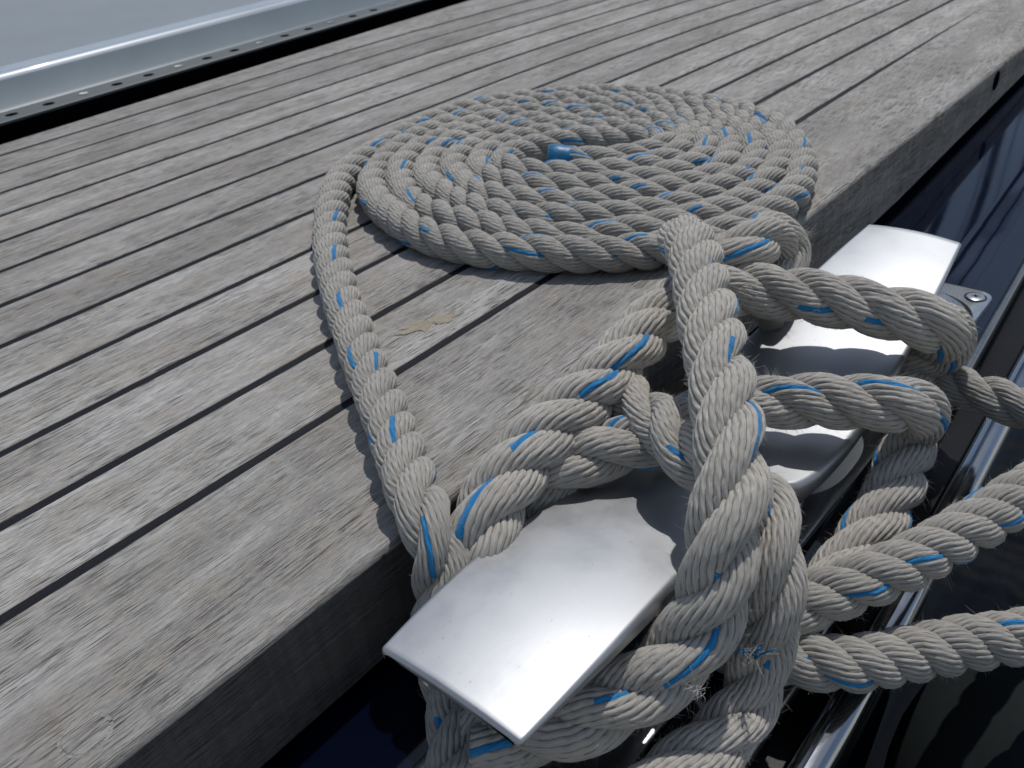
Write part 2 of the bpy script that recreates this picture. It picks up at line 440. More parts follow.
# ------------------------------------------------------------------ cleat
cleat = empty('cleat', (5.8, 27, -5.1), 'satin aluminium mooring cleat with two broad flat horns, rope turned round its middle', 'cleat')
CS = [  # y, x_left, x_right, z_top, thickness
    (10.05, 3.22, 8.38, .46, .30), (11.5, 3.08, 8.46, .49, .58), (14.0, 2.85, 8.50, .40, 1.10), (16.5, 2.8, 8.42, .12, 1.5), (19.0, 2.85, 8.30, -.32, 1.7),
    (22.0, 3.1, 8.2, -.85, 1.6), (24.6, 3.0, 8.45, -1.25, 1.8), (25.4, 2.8, 8.85, -1.38, 1.75), (26.6, 2.6, 9.12, -1.46, 1.7), (28.8, 2.45, 9.22, -1.48, 1.6), (32.0, 2.35, 9.15, -1.28, 1.45), (35.5, 2.6, 8.95, -.80, 1.2),
    (38.5, 2.78, 8.70, -.32, .95), (41.5, 3.08, 8.40, .12, .62), (44.45, 3.4, 8.05, .46, .32)]
def cat(P, t):
    n = len(P); i = min(int(t), n - 2); f = t - i
    p = [np.array(P[max(0, min(n - 1, i + d))], float) for d in (-1, 0, 1, 2)]
    return .5 * ((2 * p[1]) + (-p[0] + p[2]) * f + (2 * p[0] - 5 * p[1] + 4 * p[2] - p[3]) * f * f + (-p[0] + 3 * p[1] - 3 * p[2] + p[3]) * f ** 3)
def horn_loop(y, xl, xr, zt, th, shrink=0.0):
    c = (xl + xr) / 2; hw = (xr - xl) / 2 - shrink; r = min(.11 + th * .12, .3); pts = []
    crown = .16
    top = lambda x: zt + crown * (1 - (x / hw) ** 2) - crown * .5 - shrink
    bw = hw - min(.55, .15 + th * .28)                     # the underside is narrower
    zb = zt - th + shrink
    N = 14
    for k in range(N + 1):                                # across the top, left to right
        x = -hw + r + (2 * hw - 2 * r) * k / N; pts.append((x, top(x)))
    for k in range(1, 6):
        a = PI / 2 * k / 6; pts.append((hw - r + r * math.sin(a), top(hw - r) - r + r * math.cos(a)))
    pts.append((hw, top(hw - r) - r)); pts.append((hw - .05, top(hw - r) - r - .3 * th + .02))
    pts.append((bw + .1, zb + .1 * th)); pts.append((bw - .15, zb))
    for k in range(1, 6): pts.append((bw - .15 - (2 * bw - .3) * k / 6, zb))
    pts.append((-bw + .15, zb)); pts.append((-bw - .1, zb + .1 * th)); pts.append((-hw + .05, top(hw - r) - r - .3 * th + .02)); pts.append((-hw, top(hw - r) - r))
    for k in range(1, 6):
        a = PI / 2 * (6 - k) / 6; pts.append((-hw + r - r * math.sin(a), top(hw - r) - r + r * math.cos(a)))
    return [(c + x, y, z) for x, z in pts]
bm = bmesh.new(); rows = []
secs = []
nT = 90
for j in range(nT + 1):
    s = cat(CS, (len(CS) - 1) * j / nT); secs.append(list(s))
first = secs[0][:]; last = secs[-1][:]
loops = []
for d, sh in ((.13, .125), (.10, .08), (.05, .03)): loops.append(horn_loop(first[0] - .16 + (.13 - d) * 1.0 + 0, *first[1:], shrink=sh))
loops[0] = horn_loop(first[0] - .14, *first[1:], shrink=.13); loops[1] = horn_loop(first[0] - .10, *first[1:], shrink=.06); loops[2] = horn_loop(first[0] - .05, *first[1:], shrink=.02)
loops += [horn_loop(*s) for s in secs]
loops += [horn_loop(last[0] + .05, *last[1:], shrink=.02), horn_loop(last[0] + .10, *last[1:], shrink=.06), horn_loop(last[0] + .14, *last[1:], shrink=.13)]
rows = [[bm.verts.new(p) for p in L] for L in loops]
for a, b in zip(rows[:-1], rows[1:]):
    n = len(a)
    for k in range(n): bm.faces.new((a[k], a[(k + 1) % n], b[(k + 1) % n], b[k]))
bm.faces.new(rows[0]); bm.faces.new(rows[-1][::-1])
bm_obj('horns', bm, M['alu'], cleat, smooth=True, auto=38)
def leg(yc):
    bm = bmesh.new(); rows = []
    for z, rx, ry in [(-5.05, 2.9, 3.4), (-4.9, 2.85, 3.3), (-4.4, 2.3, 2.7), (-3.4, 2.05, 2.3), (-2.9, 2.0, 2.3), (-2.5, 2.1, 2.6), (-2.0, 2.2, 2.8)]:
        rows.append([bm.verts.new((5.85 + rx * math.copysign(abs(math.cos(t)) ** .75, math.cos(t)), yc + ry * math.copysign(abs(math.sin(t)) ** .75, math.sin(t)), z)) for t in [2 * PI * k / 40 for k in range(40)]])
    for a, b in zip(rows[:-1], rows[1:]):
        for k in range(40): bm.faces.new((a[k], a[(k + 1) % 40], b[(k + 1) % 40], b[k]))
    bm_obj('leg', bm, M['alu'], cleat, smooth=True, auto=60)
leg(22.5); leg(31.5)
# base plate with rounded corners
def rrect(x0, x1, y0, y1, r, n=8):
    P_ = []
    for cx, cy, a0 in ((x1 - r, y1 - r, 0), (x0 + r, y1 - r, PI / 2), (x0 + r, y0 + r, PI), (x1 - r, y0 + r, 3 * PI / 2)):
        for k in range(n + 1): a = a0 + PI / 2 * k / n; P_.append((cx + r * math.cos(a), cy + r * math.sin(a)))
    return P_
bm = bmesh.new(); rows = []
for z, ins in ((-5.19, 0), (-4.95, 0), (-4.88, .04), (-4.85, .12)):
    rows.append([bm.verts.new((x, y, z)) for x, y in rrect(3.5 + ins, 8.95 - ins, 3.5 + ins, 50.6 - ins, .8 - ins * .5)])
for a, b in zip(rows[:-1], rows[1:]):
    n = len(a)
    for k in range(n): bm.faces.new((a[k], a[(k + 1) % n], b[(k + 1) % n], b[k]))
bm.faces.new(rows[-1])
bp = bm_obj('base_plate', bm, M['steel'], cleat, smooth=True, auto=35)
for x, y in ((8.15, 49.6), (4.3, 49.6), (8.15, 4.5), (4.3, 4.5)):
    bm = bmesh.new()
    tube(bm, [(x, y, -4.87), (x, y, -4.80), (x, y, -4.77)], [.46, .46, .36], 28)
    sc = bm_obj('screw', bm, M['steel'], cleat, smooth=True, auto=30)
    bm = bmesh.new(); v = []
    for k in range(4):
        a = k * PI / 2 + .4
        for da, r in ((-.55, .07), (0, .24), ):
            v.append(bm.verts.new((x + r * math.cos(a + (0 if r > .1 else -PI / 4)), y + r * math.sin(a + (0 if r > .1 else -PI / 4)), -4.765)))
    bm.faces.new(v); o = bm_obj('drive_recess', bm, M['void'], sc)
    bm = bmesh.new(); n = 36
    a = [bm.verts.new((x + .50 * math.cos(2 * PI * k / n), y + .50 * math.sin(2 * PI * k / n), -4.845)) for k in range(n)]
    b = [bm.verts.new((x + .58 * math.cos(2 * PI * k / n), y + .58 * math.sin(2 * PI * k / n), -4.845)) for k in range(n)]
    for k in range(n): bm.faces.new((a[k], a[(k + 1) % n], b[(k + 1) % n], b[k]))
    bm_obj('countersink', bm, M['void'], sc)
bm = bmesh.new(); n = 64
for r0, r1, z in ((2.35, 2.6, -4.842),):
    a = [bm.verts.new((6.2 + r0 * math.cos(2 * PI * k / n), 46.6 + r0 * math.sin(2 * PI * k / n), z)) for k in range(n)]
    b = [bm.verts.new((6.2 + r1 * math.cos(2 * PI * k / n), 46.6 + r1 * math.sin(2 * PI * k / n), z)) for k in range(n)]
    for k in range(n): bm.faces.new((a[k], a[(k + 1) % n], b[(k + 1) % n], b[k]))
bm_obj('ring_seal', bm, M['black'], cleat)
bm = bmesh.new(); rows = []
for r, z in ((2.3, -4.85), (2.25, -4.70), (2.1, -4.6), (.001, -4.55)):
    rows.append([bm.verts.new((6.2 + r * math.cos(2 * PI * k / n), 46.6 + r * math.sin(2 * PI * k / n), z)) for k in range(n)])
for a, b in zip(rows[:-1], rows[1:]):
    for k in range(n): bm.faces.new((a[k], a[(k + 1) % n], b[(k + 1) % n], b[k]))
bm_obj('cap', bm, M['steel'], cleat, smooth=True, auto=25)

# ------------------------------------------------------------------ rope
def spline(P, step, closed=False):
    P = np.asarray(P, float); out = []
    n = len(P)
    for i in range(n - 1):
        p0, p1, p2, p3 = P[max(i - 1, 0)], P[i], P[i + 1], P[min(i + 2, n - 1)]
        # centripetal Catmull-Rom
        t0 = 0; t1 = t0 + max(np.linalg.norm(p1 - p0), 1e-3) ** .5; t2 = t1 + max(np.linalg.norm(p2 - p1), 1e-3) ** .5; t3 = t2 + max(np.linalg.norm(p3 - p2), 1e-3) ** .5
        m = 24
        for k in range(m):
            t = t1 + (t2 - t1) * k / m
            A1 = (t1 - t) / (t1 - t0) * p0 + (t - t0) / (t1 - t0) * p1 if t1 > t0 else p1
            A2 = (t2 - t) / (t2 - t1) * p1 + (t - t1) / (t2 - t1) * p2
            A3 = (t3 - t) / (t3 - t2) * p2 + (t - t2) / (t3 - t2) * p3
            B1 = (t2 - t) / (t2 - t0) * A1 + (t - t0) / (t2 - t0) * A2
            B2 = (t3 - t) / (t3 - t1) * A2 + (t - t1) / (t3 - t1) * A3
            out.append((t2 - t) / (t2 - t1) * B1 + (t - t1) / (t2 - t1) * B2)
    out.append(P[-1]); return resample(np.array(out), step)

def resample(C, step):
    d = np.r_[0, np.cumsum(np.linalg.norm(np.diff(C, axis=0), axis=1))]
    n = max(4, int(d[-1] / step)); s = np.linspace(0, d[-1], n)
    return np.c_[[np.interp(s, d, C[:, k]) for k in range(3)]].T

def smooth_c(C, it):
    C = C.copy()
    for _ in range(it): C[1:-1] = .25 * C[:-2] + .5 * C[1:-1] + .25 * C[2:]
    return C

def frames(C):
    T = np.gradient(C, axis=0); T /= np.linalg.norm(T, axis=1)[:, None]
    N = np.zeros_like(C); a = np.array([0, 0, 1.0])
    v = a - T[0] * (a @ T[0])
    if np.linalg.norm(v) < .1: a = np.array([1.0, 0, 0]); v = a - T[0] * (a @ T[0])
    N[0] = v / np.linalg.norm(v)
    for i in range(1, len(C)):
        v = N[i - 1] - T[i] * (N[i - 1] @ T[i]); N[i] = v / np.linalg.norm(v)
    return T, N, np.cross(T, N)

def wobble(n, step, amp, wl, rng):
    """smooth random signal"""
    L = n * step; k = max(3, int(L / wl) + 3); x = np.linspace(0, k - 1, n); y = rng.normal(0, amp, k)
    i = np.clip(x.astype(int), 0, k - 2); f = x - i; f = f * f * (3 - 2 * f)
    return y[i] * (1 - f) + y[i + 1] * f

def make_rope(name, path, D, label, cat_, mat, group=None, pitch=None, ny=15, vpy=5, step=.22, phase=0.0, fuzz=40, seed=1,
              blue=((0, 2),), origin=None, wob=.03, smooth=6, radfun=None, flen=.34, frad=.006, presampled=None, gate=.8):
    rng = np.random.default_rng(seed)
    C = presampled if presampled is not None else spline(path, step)
    C = resample(smooth_c(C, smooth), step)
    n = len(C); s = np.arange(n) * step
    pitch = pitch or 2.55 * D
    R = D / 2; rs0 = R * .560; rh0 = R * .490
    T, N, B = frames(C)
    root = empty(name, tuple(C[n // 2]) if origin is None else origin, label, cat_, group)
    ph0 = phase + 2 * PI * s / pitch + wobble(n, step, .14, 4, rng)
    scale = np.ones(n) if radfun is None else radfun(s, s[-1])
    for q in range(3):
        ph = ph0 + q * 2 * PI / 3 + wobble(n, step, .07, 3, rng)
        rh = (rh0 * (1 + wobble(n, step, .05, 2.5, rng)) * scale)
        SC_ = C + (N * np.cos(ph)[:, None] + B * np.sin(ph)[:, None]) * rh[:, None]
        out = (N * np.cos(ph)[:, None] + B * np.sin(ph)[:, None])
        t2, n2, b2 = frames(SC_)
        rs = rs0 * (1 + wobble(n, step, .04, 1.5, rng)) * scale
        nv = ny * vpy
        tw = -2 * PI * s / (pitch * 1.02) + wobble(n, step, .12, 3, rng)      # yarns laid the other way
        ang = np.linspace(0, 2 * PI, nv, endpoint=False)
        cell = (np.arange(nv) % vpy) / vpy                                    # 0 = groove
        prof = np.abs(np.sin(PI * cell)) ** .75
        yarn = np.arange(nv) // vpy
        yamp = np.stack([1 + wobble(n, step, .022, .9, rng) for _ in range(ny)], 1)   # (n, ny)
        bl = [y_ for (qq, y_) in blue if qq == q]
        rad = rs[:, None] * (.875 + .125 * prof[None, :]) * yamp[:, yarn] 
        A = ang[None, :] + tw[:, None] + wobble(n, step, .03, 1.2, rng)[:, None] + .035 * np.sin(2 * PI * s / .62)[:, None] * np.cos(yarn * 2.4)[None, :]
        V = SC_[:, None, :] + (n2[:, None, :] * np.cos(A)[..., None] + b2[:, None, :] * np.sin(A)[..., None]) * rad[..., None]
        # flatten the strand slightly where it is pressed on its neighbours, push back toward the rope axis
        rel = V - C[:, None, :]
        rel -= T[:, None, :] * (rel * T[:, None, :]).sum(-1, keepdims=True)
        dist = np.linalg.norm(rel, axis=-1, keepdims=True)
        lim = (R * 1.02 * scale)[:, None, None]
        fac = np.where(dist > lim, (lim + (dist - lim) * .35) / np.maximum(dist, 1e-6), 1.0)
        V = V + rel * (fac - 1)
        V = V + rng.normal(0, .003, V.shape)
        i0 = np.arange(n - 1)[:, None] * nv; j = np.arange(nv)[None, :]; j1 = (np.arange(nv) + 1) % nv
        F = np.stack([i0 + j, i0 + j1[None, :], i0 + nv + j1[None, :], i0 + nv + j], -1).reshape(-1, 4)
        vv = np.arange(nv) / vpy; u0 = np.broadcast_to(s[:-1, None], (n - 1, nv)); u1 = u0 + step; v0 = np.broadcast_to(vv[None], (n - 1, nv)); v1 = v0 + 1 / vpy
        UV = np.stack([np.stack([u0, v0], -1), np.stack([u0, v1], -1), np.stack([u1, v1], -1), np.stack([u1, v0], -1)], 2).reshape(-1, 2)
        UV[:, 0] += rng.uniform(0, 50)
        mi = np.zeros((n - 1, nv), int)
        for y_ in bl: mi[:, yarn == y_] = 1
        gl = rng.random(int(s[-1] / 1.25) + 2) < gate
        gv = gl[(s[:-1] / 1.25).astype(int)]
        mi = (mi * gv[:, None]).ravel()
        Vf = V.reshape(-1, 3)
        # end caps: one vertex each, fan as degenerate quads avoided by triangles merged as quads (a,b,c,c) not allowed, so shrink rings
        c0, c1 = len(Vf), len(Vf) + nv
        Vf = np.vstack([Vf, SC_[0] + (V[0] - SC_[0]) * .02 - t2[0] * .12, SC_[-1] + (V[-1] - SC_[-1]) * .02 + t2[-1] * .12])
        jj = np.arange(nv)
        F = np.vstack([F, np.stack([c0 + jj, c0 + j1, j1, jj], -1), np.stack([(n - 1) * nv + jj, (n - 1) * nv + j1, c1 + j1, c1 + jj], -1)])
        UV = np.vstack([UV, np.zeros((nv * 8, 2))]); mi = np.r_[mi, np.zeros(2 * nv, int)]
        # stray fibres standing off the strand
        nf = int(fuzz * s[-1] / 3)
        if nf:
            fi = rng.integers(2, n - 2, nf); fj = rng.integers(0, nv, nf)
            base = V[fi, fj]; nrm = (base - SC_[fi]); nrm /= np.linalg.norm(nrm, axis=1)[:, None]
            ok = (nrm * out[fi]).sum(1) > -.1; fi, fj, base, nrm = fi[ok], fj[ok], base[ok], nrm[ok]; nf = len(fi)
            d = nrm * rng.uniform(.15, .9, (nf, 1)) + t2[fi] * rng.choice([-1, 1], (nf, 1)) * rng.uniform(.3, 1.2, (nf, 1)) + rng.normal(0, .35, (nf, 3))
            d /= np.linalg.norm(d, axis=1)[:, None]
            L = flen * rng.uniform(.15, 1, (nf, 1)) ** 1.6
            curl = rng.normal(0, .55, (nf, 3))
            K = 4; pts = [base - nrm * .02 + d * L * (k / K) + (curl - .3 * nrm) * L * (k / K) ** 2 * .8 for k in range(K + 1)]
            side = np.cross(d, nrm + rng.normal(0, .2, (nf, 3))); side /= np.linalg.norm(side, axis=1)[:, None]
            up = np.cross(d, side)
            ringz = []
            for k, p in enumerate(pts):
                r_ = frad * (1 - .75 * k / K)
                ringz += [p + side * r_, p - side * r_ * .5 + up * r_ * .87, p - side * r_ * .5 - up * r_ * .87]
            FV = np.stack(ringz, 1)             # nf, 3*(K+1), 3
            m = 3 * (K + 1); b0 = len(Vf) + np.arange(nf)[:, None] * m
            qs = []
            for k in range(K):
                for a_ in range(3):
                    c_ = (a_ + 1) % 3; qs.append(np.stack([b0[:, 0] + 3 * k + a_, b0[:, 0] + 3 * k + c_, b0[:, 0] + 3 * k + 3 + c_, b0[:, 0] + 3 * k + 3 + a_], -1))
            FF = np.concatenate(qs); Vf = np.vstack([Vf, FV.reshape(-1, 3)]); F = np.vstack([F, FF])
            UV = np.vstack([UV, np.zeros((len(FF) * 4, 2))]); mi = np.r_[mi, np.full(len(FF), 2)]
        mesh_np('strand', Vf, F, [mat, M['blue'], M['fray']], root, True, mi, UV)
    return root, C

def frayed(name, parent, at, direction, n, L, mat, seed, spread=.6, rad=.035):
    """a tuft of loose yarn ends"""
    rr = random.Random(seed); bm = bmesh.new(); d0 = Vector(direction).normalized()
    for k in range(n):
        d = (d0 + Vector((rr.gauss(0, spread), rr.gauss(0, spread), rr.gauss(0, spread)))).normalized()
        c = Vector((rr.gauss(0, .5), rr.gauss(0, .5), rr.gauss(0, .5))); l = L * rr.uniform(.4, 1)
        b = Vector(at) + Vector((rr.gauss(0, .12), rr.gauss(0, .12), rr.gauss(0, .12)))
        r = rad * rr.uniform(.35, 1)
        tube(bm, [b + d * l * (q / 5) + c * l * (q / 5) ** 2 * .6 for q in range(6)], [r * (1 - .12 * q) for q in range(6)], 6)
    return bm_obj(name, bm, mat, parent, smooth=True)

PATHS = {'left': [[6.5, 15.5, -2.8], [4.2, 15.3, -2.4], [2.4, 14.9, -1.4], [2.39, 14.9, -0.1], [1.97, 16.72, 0.8], [1.74, 19.67, 1.4], [1.85, 23.34, 1.9],
          [1.33, 27.28, 2.1], [1.34, 30.6, 1.9], [2.69, 32.32, 1.7], [4.37, 33.15, 1.6], [6.64, 34.05, 1.4], [8.74, 34.69, 1.1], [9.91, 35.06, 0.8],
          [10.03, 36.62, -0.5], [9.56, 37.5, -1.9], [8.6, 36.8, -2.8], [7.0, 36.3, -3.6]],
 'line_far': [[6.2, 35.6, -3.9], [8.0, 36.4, -3.7], [9.49, 37.69, -3.3], [10.92, 37.1, -3.0], [12.62, 36.74, -2.8], [14.2, 36.73, -2.9],
              [17.12, 37.01, -3.2], [23, 38, -4.5], [35, 41, -8], [60, 48, -16]],
 'line_low': [[9.02, 19.35, -4.6], [10.46, 19.67, -4.0], [11.81, 20.1, -3.9], [13.1, 21.0, -4.0], [14.18, 22.51, -4.2], [15.29, 24.05, -4.4],
              [16.49, 25.35, -4.5], [17.71, 26.66, -4.6], [20.12, 29.73, -4.8], [26, 34.5, -5.6], [40, 44, -9], [62, 60, -16]],
 'line_up': [[9.61, 19.56, -3.9], [10.41, 20.34, -3.2], [11.2, 21.51, -2.6], [12.2, 22.64, -2.3], [12.96, 24.08, -2.2], [13.77, 26.01, -2.2],
             [14.56, 28.17, -2.1], [15.3, 30.2, -2.0], [16.75, 35.59, -2.0], [21, 42.5, -2.4], [30, 52, -4], [50, 72, -9], [75, 95, -16]],
 'loop': [[0.26, 25.48, 0.3], [2.39, 23.54, 1.0], [4.88, 22.12, 1.5], [7.11, 20.82, 1.7], [8.41, 20.88, 1.6], [9.44, 20.58, 1.4], [10.21, 19.71, 0.6],
          [10.76, 18.98, -0.8], [10.8, 18.54, -2.6], [11.01, 17.55, -3.9], [10.86, 15.84, -4.1], [10.36, 13.81, -4.1], [9.6, 8, -4.1], [11, 2, -4],
          [13.8, -6, -3.9], [18, -16, -5.5], [26, -30, -12]],
 'second': [[5.5, 17.6, -2.9], [3.2, 17.6, -2.2], [1.6, 18.0, -0.9], [2.44, 19.37, 0.3], [3.3, 20.6, 0.6], [4.29, 22.29, 0.5], [4.98, 25.39, 0.2],
            [6.58, 27.08, 0.3], [9.01, 28.7, 0.3], [10.43, 29.49, 0.3], [11.02, 30.62, -0.4], [10.62, 31.78, -2.3], [11.18, 28.5, -2.9],
            [11.24, 25.53, -3.3], [11.09, 22.37, -3.5]],
 'tail': [[-29.25, 39.08, 0.95], [-26.37, 34.74, 0.95], [-23.06, 30.89, 0.95], [-19.23, 27.39, 0.95], [-14.11, 23.66, 0.95], [-9.76, 20.8, 0.95],
          [-6.39, 18.74, 0.95], [-3.52, 17.0, 0.95], [-0.84, 15.25, 1.0], [1.25, 14.02, 0.95], [2.05, 13.73, 0.1], [2.2, 13.2, -1.2],
          [2.9, 12.4, -2.7], [4.6, 11.2, -3.2], [5.9, 9.6, -3.4], [6.6, 7.6, -3.6], [6.9, 5.0, -3.8], [7.4, 1, -3.9], [9.2, -5, -4],
          [12.5, -14, -3.9], [17, -26, -5.5], [23, -42, -12]],
 'upright': [[5.58, 10.66, -3.0], [6.19, 11.69, -2.8], [7.51, 12.74, -2.5], [8.96, 14.9, -1.9], [9.73, 16.78, -0.3], [9.51, 17.91, 1.6],
             [8.78, 19.65, 2.9], [6.88, 22.47, 3.7], [4.0, 26.48, 4.0], [1.08, 30.56, 3.9], [-0.6, 32.6, 3.2], [-1.0, 34.2, 2.0], [0.0, 34.6, 1.7],
             [1.29, 32.77, 2.5], [2.0, 34.11, 2.9], [2.02, 36.15, 2.6], [2.32, 37.08, 1.5], [2.59, 35.81, 0.4], [2.92, 34.03, -0.1]]}

# the flat coil and its tail, one continuous rope
E1 = np.array([.68, .73]); E1 /= np.linalg.norm(E1); E2 = np.array([-E1[1], E1[0]])
coil = []
a0d, a1d = 249.0, 125.0 + 2520.0
N_ = 520
for k in range(N_ + 1):
    dg_ = a0d + (a1d - a0d) * k / N_; j = (dg_ - a0d) / 360; t = j / 6.7
    ph = math.radians(dg_)
    a = 4.4 + 1.44 * j; b = 1.6 + 1.99 * j
    if j < .3: b += (.3 - j) * 1.5
    ce = 23.1 * (1 - t) + 21.9 * t, 41.9 * (1 - t) + 40.3 * t
    wv = .10 * math.sin(ph * 3 + j * 5) + .07 * math.sin(ph * 7.3 + j * 2)
    p = E1 * (ce[0] + (a + wv) * math.cos(ph)) + E2 * (ce[1] + (b + wv) * math.sin(ph))
    lift = max(0.0, 1 - j / .16)
    p = p + E2 * .30 * lift
    coil.append((p[0], p[1], .93 + .05 * math.sin(ph * 5 + j * 9) + .30 * lift * lift))
full = coil + [tuple(p) for p in PATHS['tail'][1:]]
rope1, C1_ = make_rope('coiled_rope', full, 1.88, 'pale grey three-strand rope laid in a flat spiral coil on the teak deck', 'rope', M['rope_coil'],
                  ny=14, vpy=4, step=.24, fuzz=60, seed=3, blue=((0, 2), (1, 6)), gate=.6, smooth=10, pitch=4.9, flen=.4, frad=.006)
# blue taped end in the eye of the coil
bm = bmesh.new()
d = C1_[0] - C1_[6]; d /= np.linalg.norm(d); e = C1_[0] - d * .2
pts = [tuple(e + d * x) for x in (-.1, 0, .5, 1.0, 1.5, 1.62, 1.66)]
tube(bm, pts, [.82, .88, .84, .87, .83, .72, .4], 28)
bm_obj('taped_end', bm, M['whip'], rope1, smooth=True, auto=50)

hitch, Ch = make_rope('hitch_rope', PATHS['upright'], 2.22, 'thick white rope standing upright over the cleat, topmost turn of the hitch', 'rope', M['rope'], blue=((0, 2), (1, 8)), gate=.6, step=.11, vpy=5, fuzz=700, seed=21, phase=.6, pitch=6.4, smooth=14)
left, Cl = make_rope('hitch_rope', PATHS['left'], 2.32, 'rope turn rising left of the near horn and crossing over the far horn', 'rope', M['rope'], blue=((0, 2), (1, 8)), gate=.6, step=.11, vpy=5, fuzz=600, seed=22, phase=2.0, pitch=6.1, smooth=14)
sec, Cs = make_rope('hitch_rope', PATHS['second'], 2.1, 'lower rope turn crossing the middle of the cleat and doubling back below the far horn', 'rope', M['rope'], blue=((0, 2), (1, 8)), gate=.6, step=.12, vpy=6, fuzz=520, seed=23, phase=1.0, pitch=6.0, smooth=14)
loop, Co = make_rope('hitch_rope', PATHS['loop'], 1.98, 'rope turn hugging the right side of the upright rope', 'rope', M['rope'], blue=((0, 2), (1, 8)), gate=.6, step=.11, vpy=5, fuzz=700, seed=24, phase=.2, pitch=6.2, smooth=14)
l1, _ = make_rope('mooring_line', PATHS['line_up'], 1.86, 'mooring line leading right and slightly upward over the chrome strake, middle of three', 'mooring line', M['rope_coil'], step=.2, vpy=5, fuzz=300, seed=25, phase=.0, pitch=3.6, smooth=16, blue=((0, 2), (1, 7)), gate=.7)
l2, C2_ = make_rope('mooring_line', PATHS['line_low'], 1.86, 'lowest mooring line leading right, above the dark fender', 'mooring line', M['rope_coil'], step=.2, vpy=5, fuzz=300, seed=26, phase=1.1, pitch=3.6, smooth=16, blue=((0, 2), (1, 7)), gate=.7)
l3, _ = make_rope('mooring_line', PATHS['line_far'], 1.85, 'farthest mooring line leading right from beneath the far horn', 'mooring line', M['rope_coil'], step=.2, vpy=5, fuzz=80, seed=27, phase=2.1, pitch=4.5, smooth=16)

FR = {'low': (10.98, 17.39, -1.6), 'white': (10.79, 14.61, -0.5), 'mid': (3.28, 30.64, 2.6), 'kink': (3.35, 36.0, 3.0), 'fleck': (6.33, 27.48, 0.9)}
frayed('frayed_yarn', l2, FR['low'], (.3, -.6, .6), 40, .55, M['fray'], 4, rad=.011)
frayed('frayed_yarn', l2, FR['low'], (.1, -.5, .7), 9, .7, M['whip'], 5, spread=.9, rad=.07)
frayed('frayed_yarn', loop, FR['white'], (0, -.8, .5), 24, .4, M['fray'], 6, rad=.009)
frayed('frayed_yarn', hitch, FR['mid'], (.9, .2, .2), 14, .8, M['fray'], 7, spread=.22, rad=.04)
frayed('frayed_yarn', hitch, FR['kink'], (.7, .3, .1), 90, .55, M['fray'], 8, spread=.7, rad=.009)
frayed('frayed_yarn', sec, FR['fleck'], (-.2, .3, .8), 24, .7, M['fray'], 9, rad=.01)
frayed('frayed_yarn', sec, FR['fleck'], (-.3, .1, .4), 4, .8, M['blue'], 10, rad=.05)

# ------------------------------------------------------------------ masts of boats across the harbour (mirrored in the hull ledge)
def mast(x, y, r, h, label, sp=True):
    o = empty('mast', (x, y, -80), label, 'mast', 'masts of boats moored across the harbour')
    bm = bmesh.new(); tube(bm, [(x, y, -80), (x, y, h * .6), (x, y, h)], [r, r, r * .7], 16); bm_obj('mast_tube', bm, M['mast'], o, smooth=True, auto=60)
    if sp:
        for zz in (h * .42, h * .72):
            bm = bmesh.new(); tube(bm, [(x - 75, y + 20, zz + 8), (x, y, zz), (x + 75, y - 20, zz + 8)], 3.5, 8); bm_obj('spreader', bm, M['mast'], o)
    for sx in (-1, 1):
        bm = bmesh.new(); tube(bm, [(x + sx * 130, y - sx * 30, -70), (x + sx * 75, y - sx * 20, h * .42 + 8), (x + sx * 75, y - sx * 20, h * .72 + 8), (x, y, h * .97)], 1.0, 6); bm_obj('shroud', bm, M['mast'], o)
    bm = bmesh.new(); tube(bm, [(x, y, 100), (x + 150, y + 330, 108)], [7, 6], 12); bm_obj('boom', bm, M['mast'], o, smooth=True, auto=60)
mast(-205, 1250, 15, 1150, 'thick dark mast mirrored in the navy hull ledge, rightmost')
mast(-306, 1215, 7, 900, 'thin mast mirrored in the hull ledge close to the teak')
mast(-262, 1245, 6, 1000, 'thin mast mirrored between the two others')
mast(-120, 1300, 9, 900, 'medium mast mirrored beside the rubbing strake')

# ------------------------------------------------------------------ sky, sun, camera
w = bpy.data.worlds.new('World'); scene.world = w; w.use_nodes = True
nt = w.node_tree; nt.nodes.clear()
out = nt.nodes.new('ShaderNodeOutputWorld'); bg = nt.nodes.new('ShaderNodeBackground'); sky = nt.nodes.new('ShaderNodeTexSky')
SUN_EL, SUN_DIR = 65, 281                  # elevation, heading of the shadows on the deck (degrees from +x)
toward = SUN_DIR + 180
sky.sky_type = 'NISHITA'; sky.sun_disc = False; sky.sun_elevation = math.radians(SUN_EL)
sky.sun_rotation = math.radians(90 - toward)
sky.dust_density = .4; sky.air_density = 1.0; sky.ozone_density = 1.5
tc = nt.nodes.new('ShaderNodeTexCoord'); sepw = nt.nodes.new('ShaderNodeSeparateXYZ'); nt.links.new(tc.outputs['Generated'], sepw.inputs[0])
# clouds: noise on the direction flattened as a high layer
mx = nt.nodes.new('ShaderNodeMath'); mx.operation = 'MAXIMUM'; mx.inputs[1].default_value = .08; nt.links.new(sepw.outputs[2], mx.inputs[0])
dv = nt.nodes.new('ShaderNodeVectorMath'); dv.operation = 'DIVIDE'; cb = nt.nodes.new('ShaderNodeCombineXYZ')
for i in range(3): nt.links.new(mx.outputs[0], cb.inputs[i])
nt.links.new(tc.outputs['Generated'], dv.inputs[0]); nt.links.new(cb.outputs[0], dv.inputs[1])
nz = nt.nodes.new('ShaderNodeTexNoise'); nz.inputs['Scale'].default_value = .9; nz.inputs['Detail'].default_value = 7; nz.inputs['Roughness'].default_value = .55
nt.links.new(dv.outputs[0], nz.inputs['Vector'])
rp = nt.nodes.new('ShaderNodeValToRGB'); rp.color_ramp.elements[0].position = .50; rp.color_ramp.elements[1].position = .70
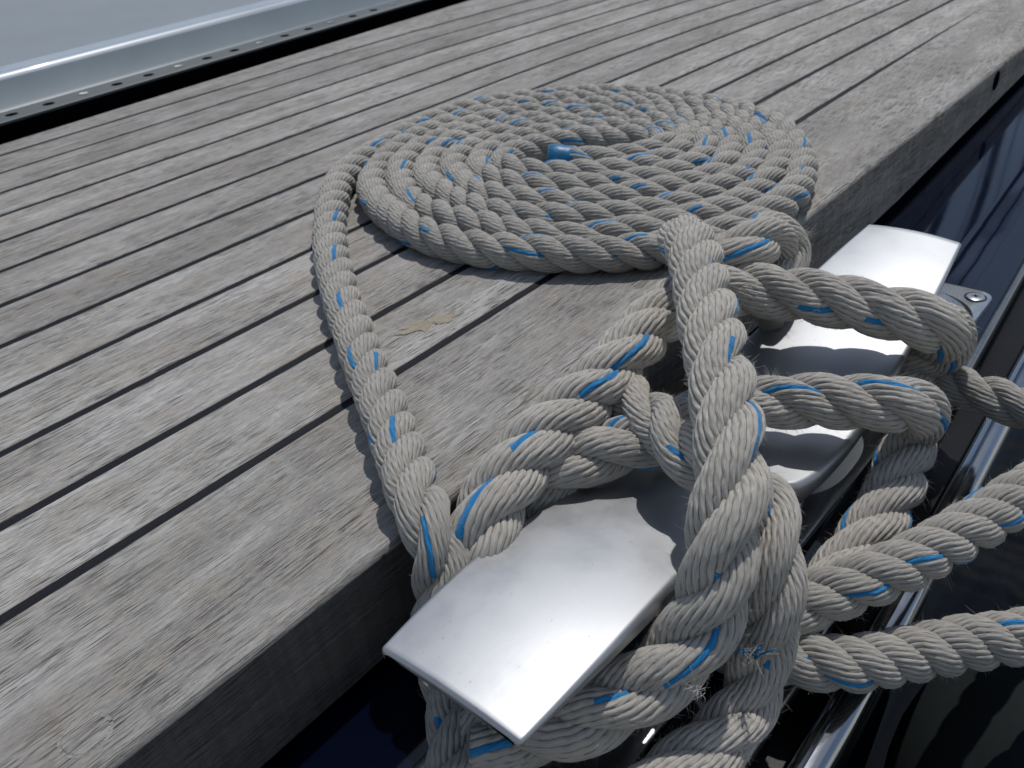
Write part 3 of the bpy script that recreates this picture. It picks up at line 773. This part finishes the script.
nt.links.new(nz.outputs['Fac'], rp.inputs[0])
mr = nt.nodes.new('ShaderNodeMapRange'); mr.interpolation_type = 'SMOOTHSTEP'; nt.links.new(sepw.outputs[2], mr.inputs[0])
mr.inputs[1].default_value = .50; mr.inputs[2].default_value = .66
nz2 = nt.nodes.new('ShaderNodeTexNoise'); nz2.inputs['Scale'].default_value = 5.0; nz2.inputs['Detail'].default_value = 6; nt.links.new(tc.outputs['Generated'], nz2.inputs['Vector'])
lowz = nt.nodes.new('ShaderNodeMath'); lowz.operation = 'MULTIPLY_ADD'; nt.links.new(nz2.outputs['Fac'], lowz.inputs[0]); lowz.inputs[1].default_value = -.30; nt.links.new(sepw.outputs[2], lowz.inputs[2])
mr2 = nt.nodes.new('ShaderNodeMapRange'); mr2.interpolation_type = 'SMOOTHSTEP'; nt.links.new(lowz.outputs[0], mr2.inputs[0])
mr2.inputs[1].default_value = .13; mr2.inputs[2].default_value = .08      # bank of cloud low over the horizon
mu = nt.nodes.new('ShaderNodeMath'); mu.operation = 'MULTIPLY'; nt.links.new(rp.outputs[0], mu.inputs[0]); nt.links.new(mr.outputs[0], mu.inputs[1])
mu2 = nt.nodes.new('ShaderNodeMath'); mu2.operation = 'MULTIPLY'; nt.links.new(mr2.outputs[0], mu2.inputs[0]); mu2.inputs[1].default_value = .55
ma = nt.nodes.new('ShaderNodeMath'); ma.operation = 'MAXIMUM'; nt.links.new(mu.outputs[0], ma.inputs[0]); nt.links.new(mu2.outputs[0], ma.inputs[1])
mixc = nt.nodes.new('ShaderNodeMix'); mixc.data_type = 'RGBA'; nt.links.new(ma.outputs[0], mixc.inputs[0]); tint = nt.nodes.new('ShaderNodeMix'); tint.data_type = 'RGBA'; tint.blend_type = 'MULTIPLY'; tint.inputs[0].default_value = 1.0; tint.inputs[7].default_value = (1.08, 1.0, .90, 1); nt.links.new(sky.outputs[0], tint.inputs[6]); nt.links.new(tint.outputs[2], mixc.inputs[6]); mixc.inputs[7].default_value = (8.5, 8.3, 8.0, 1)
nt.links.new(mixc.outputs[2], bg.inputs[0]); bg.inputs[1].default_value = .105
nt.links.new(bg.outputs[0], out.inputs[0])

sl = bpy.data.lights.new('sun', 'SUN'); sl.energy = 2.5; sl.angle = math.radians(.9); sl.color = (1.0, .97, .93)
so = bpy.data.objects.new('sun', sl); COL.objects.link(so)
el = math.radians(SUN_EL); az = math.radians(toward)
dsun = Vector((math.cos(el) * math.cos(az), math.cos(el) * math.sin(az), math.sin(el)))
so.rotation_euler = dsun.to_track_quat('Z', 'Y').to_euler(); so.location = dsun * 5

cam = bpy.data.cameras.new('camera'); co = bpy.data.objects.new('camera', cam); COL.objects.link(co); scene.camera = co
p, r, y = [math.radians(a) for a in (32.85, -4.96, 42.5)]
f = Vector((-math.sin(y) * math.cos(p), math.cos(y) * math.cos(p), -math.sin(p)))
rt = f.cross(Vector((0, 0, 1))).normalized(); up = rt.cross(f)
X = rt * math.cos(r) + up * math.sin(r); Y = -rt * math.sin(r) + up * math.cos(r)
m = Matrix((X, Y, -f)).transposed().to_4x4(); m.translation = Vector((18.25, 0, 20.1)) * CM
co.matrix_world = m
cam.sensor_width = 36; cam.lens = 900 / 1024 * 36; cam.clip_start = .005; cam.clip_end = 20000
cam.dof.use_dof = True; cam.dof.focus_distance = .29; cam.dof.aperture_fstop = 34

scene.render.engine = 'CYCLES'
scene.view_settings.view_transform = 'Standard'; scene.view_settings.look = 'None'; scene.view_settings.exposure = 0
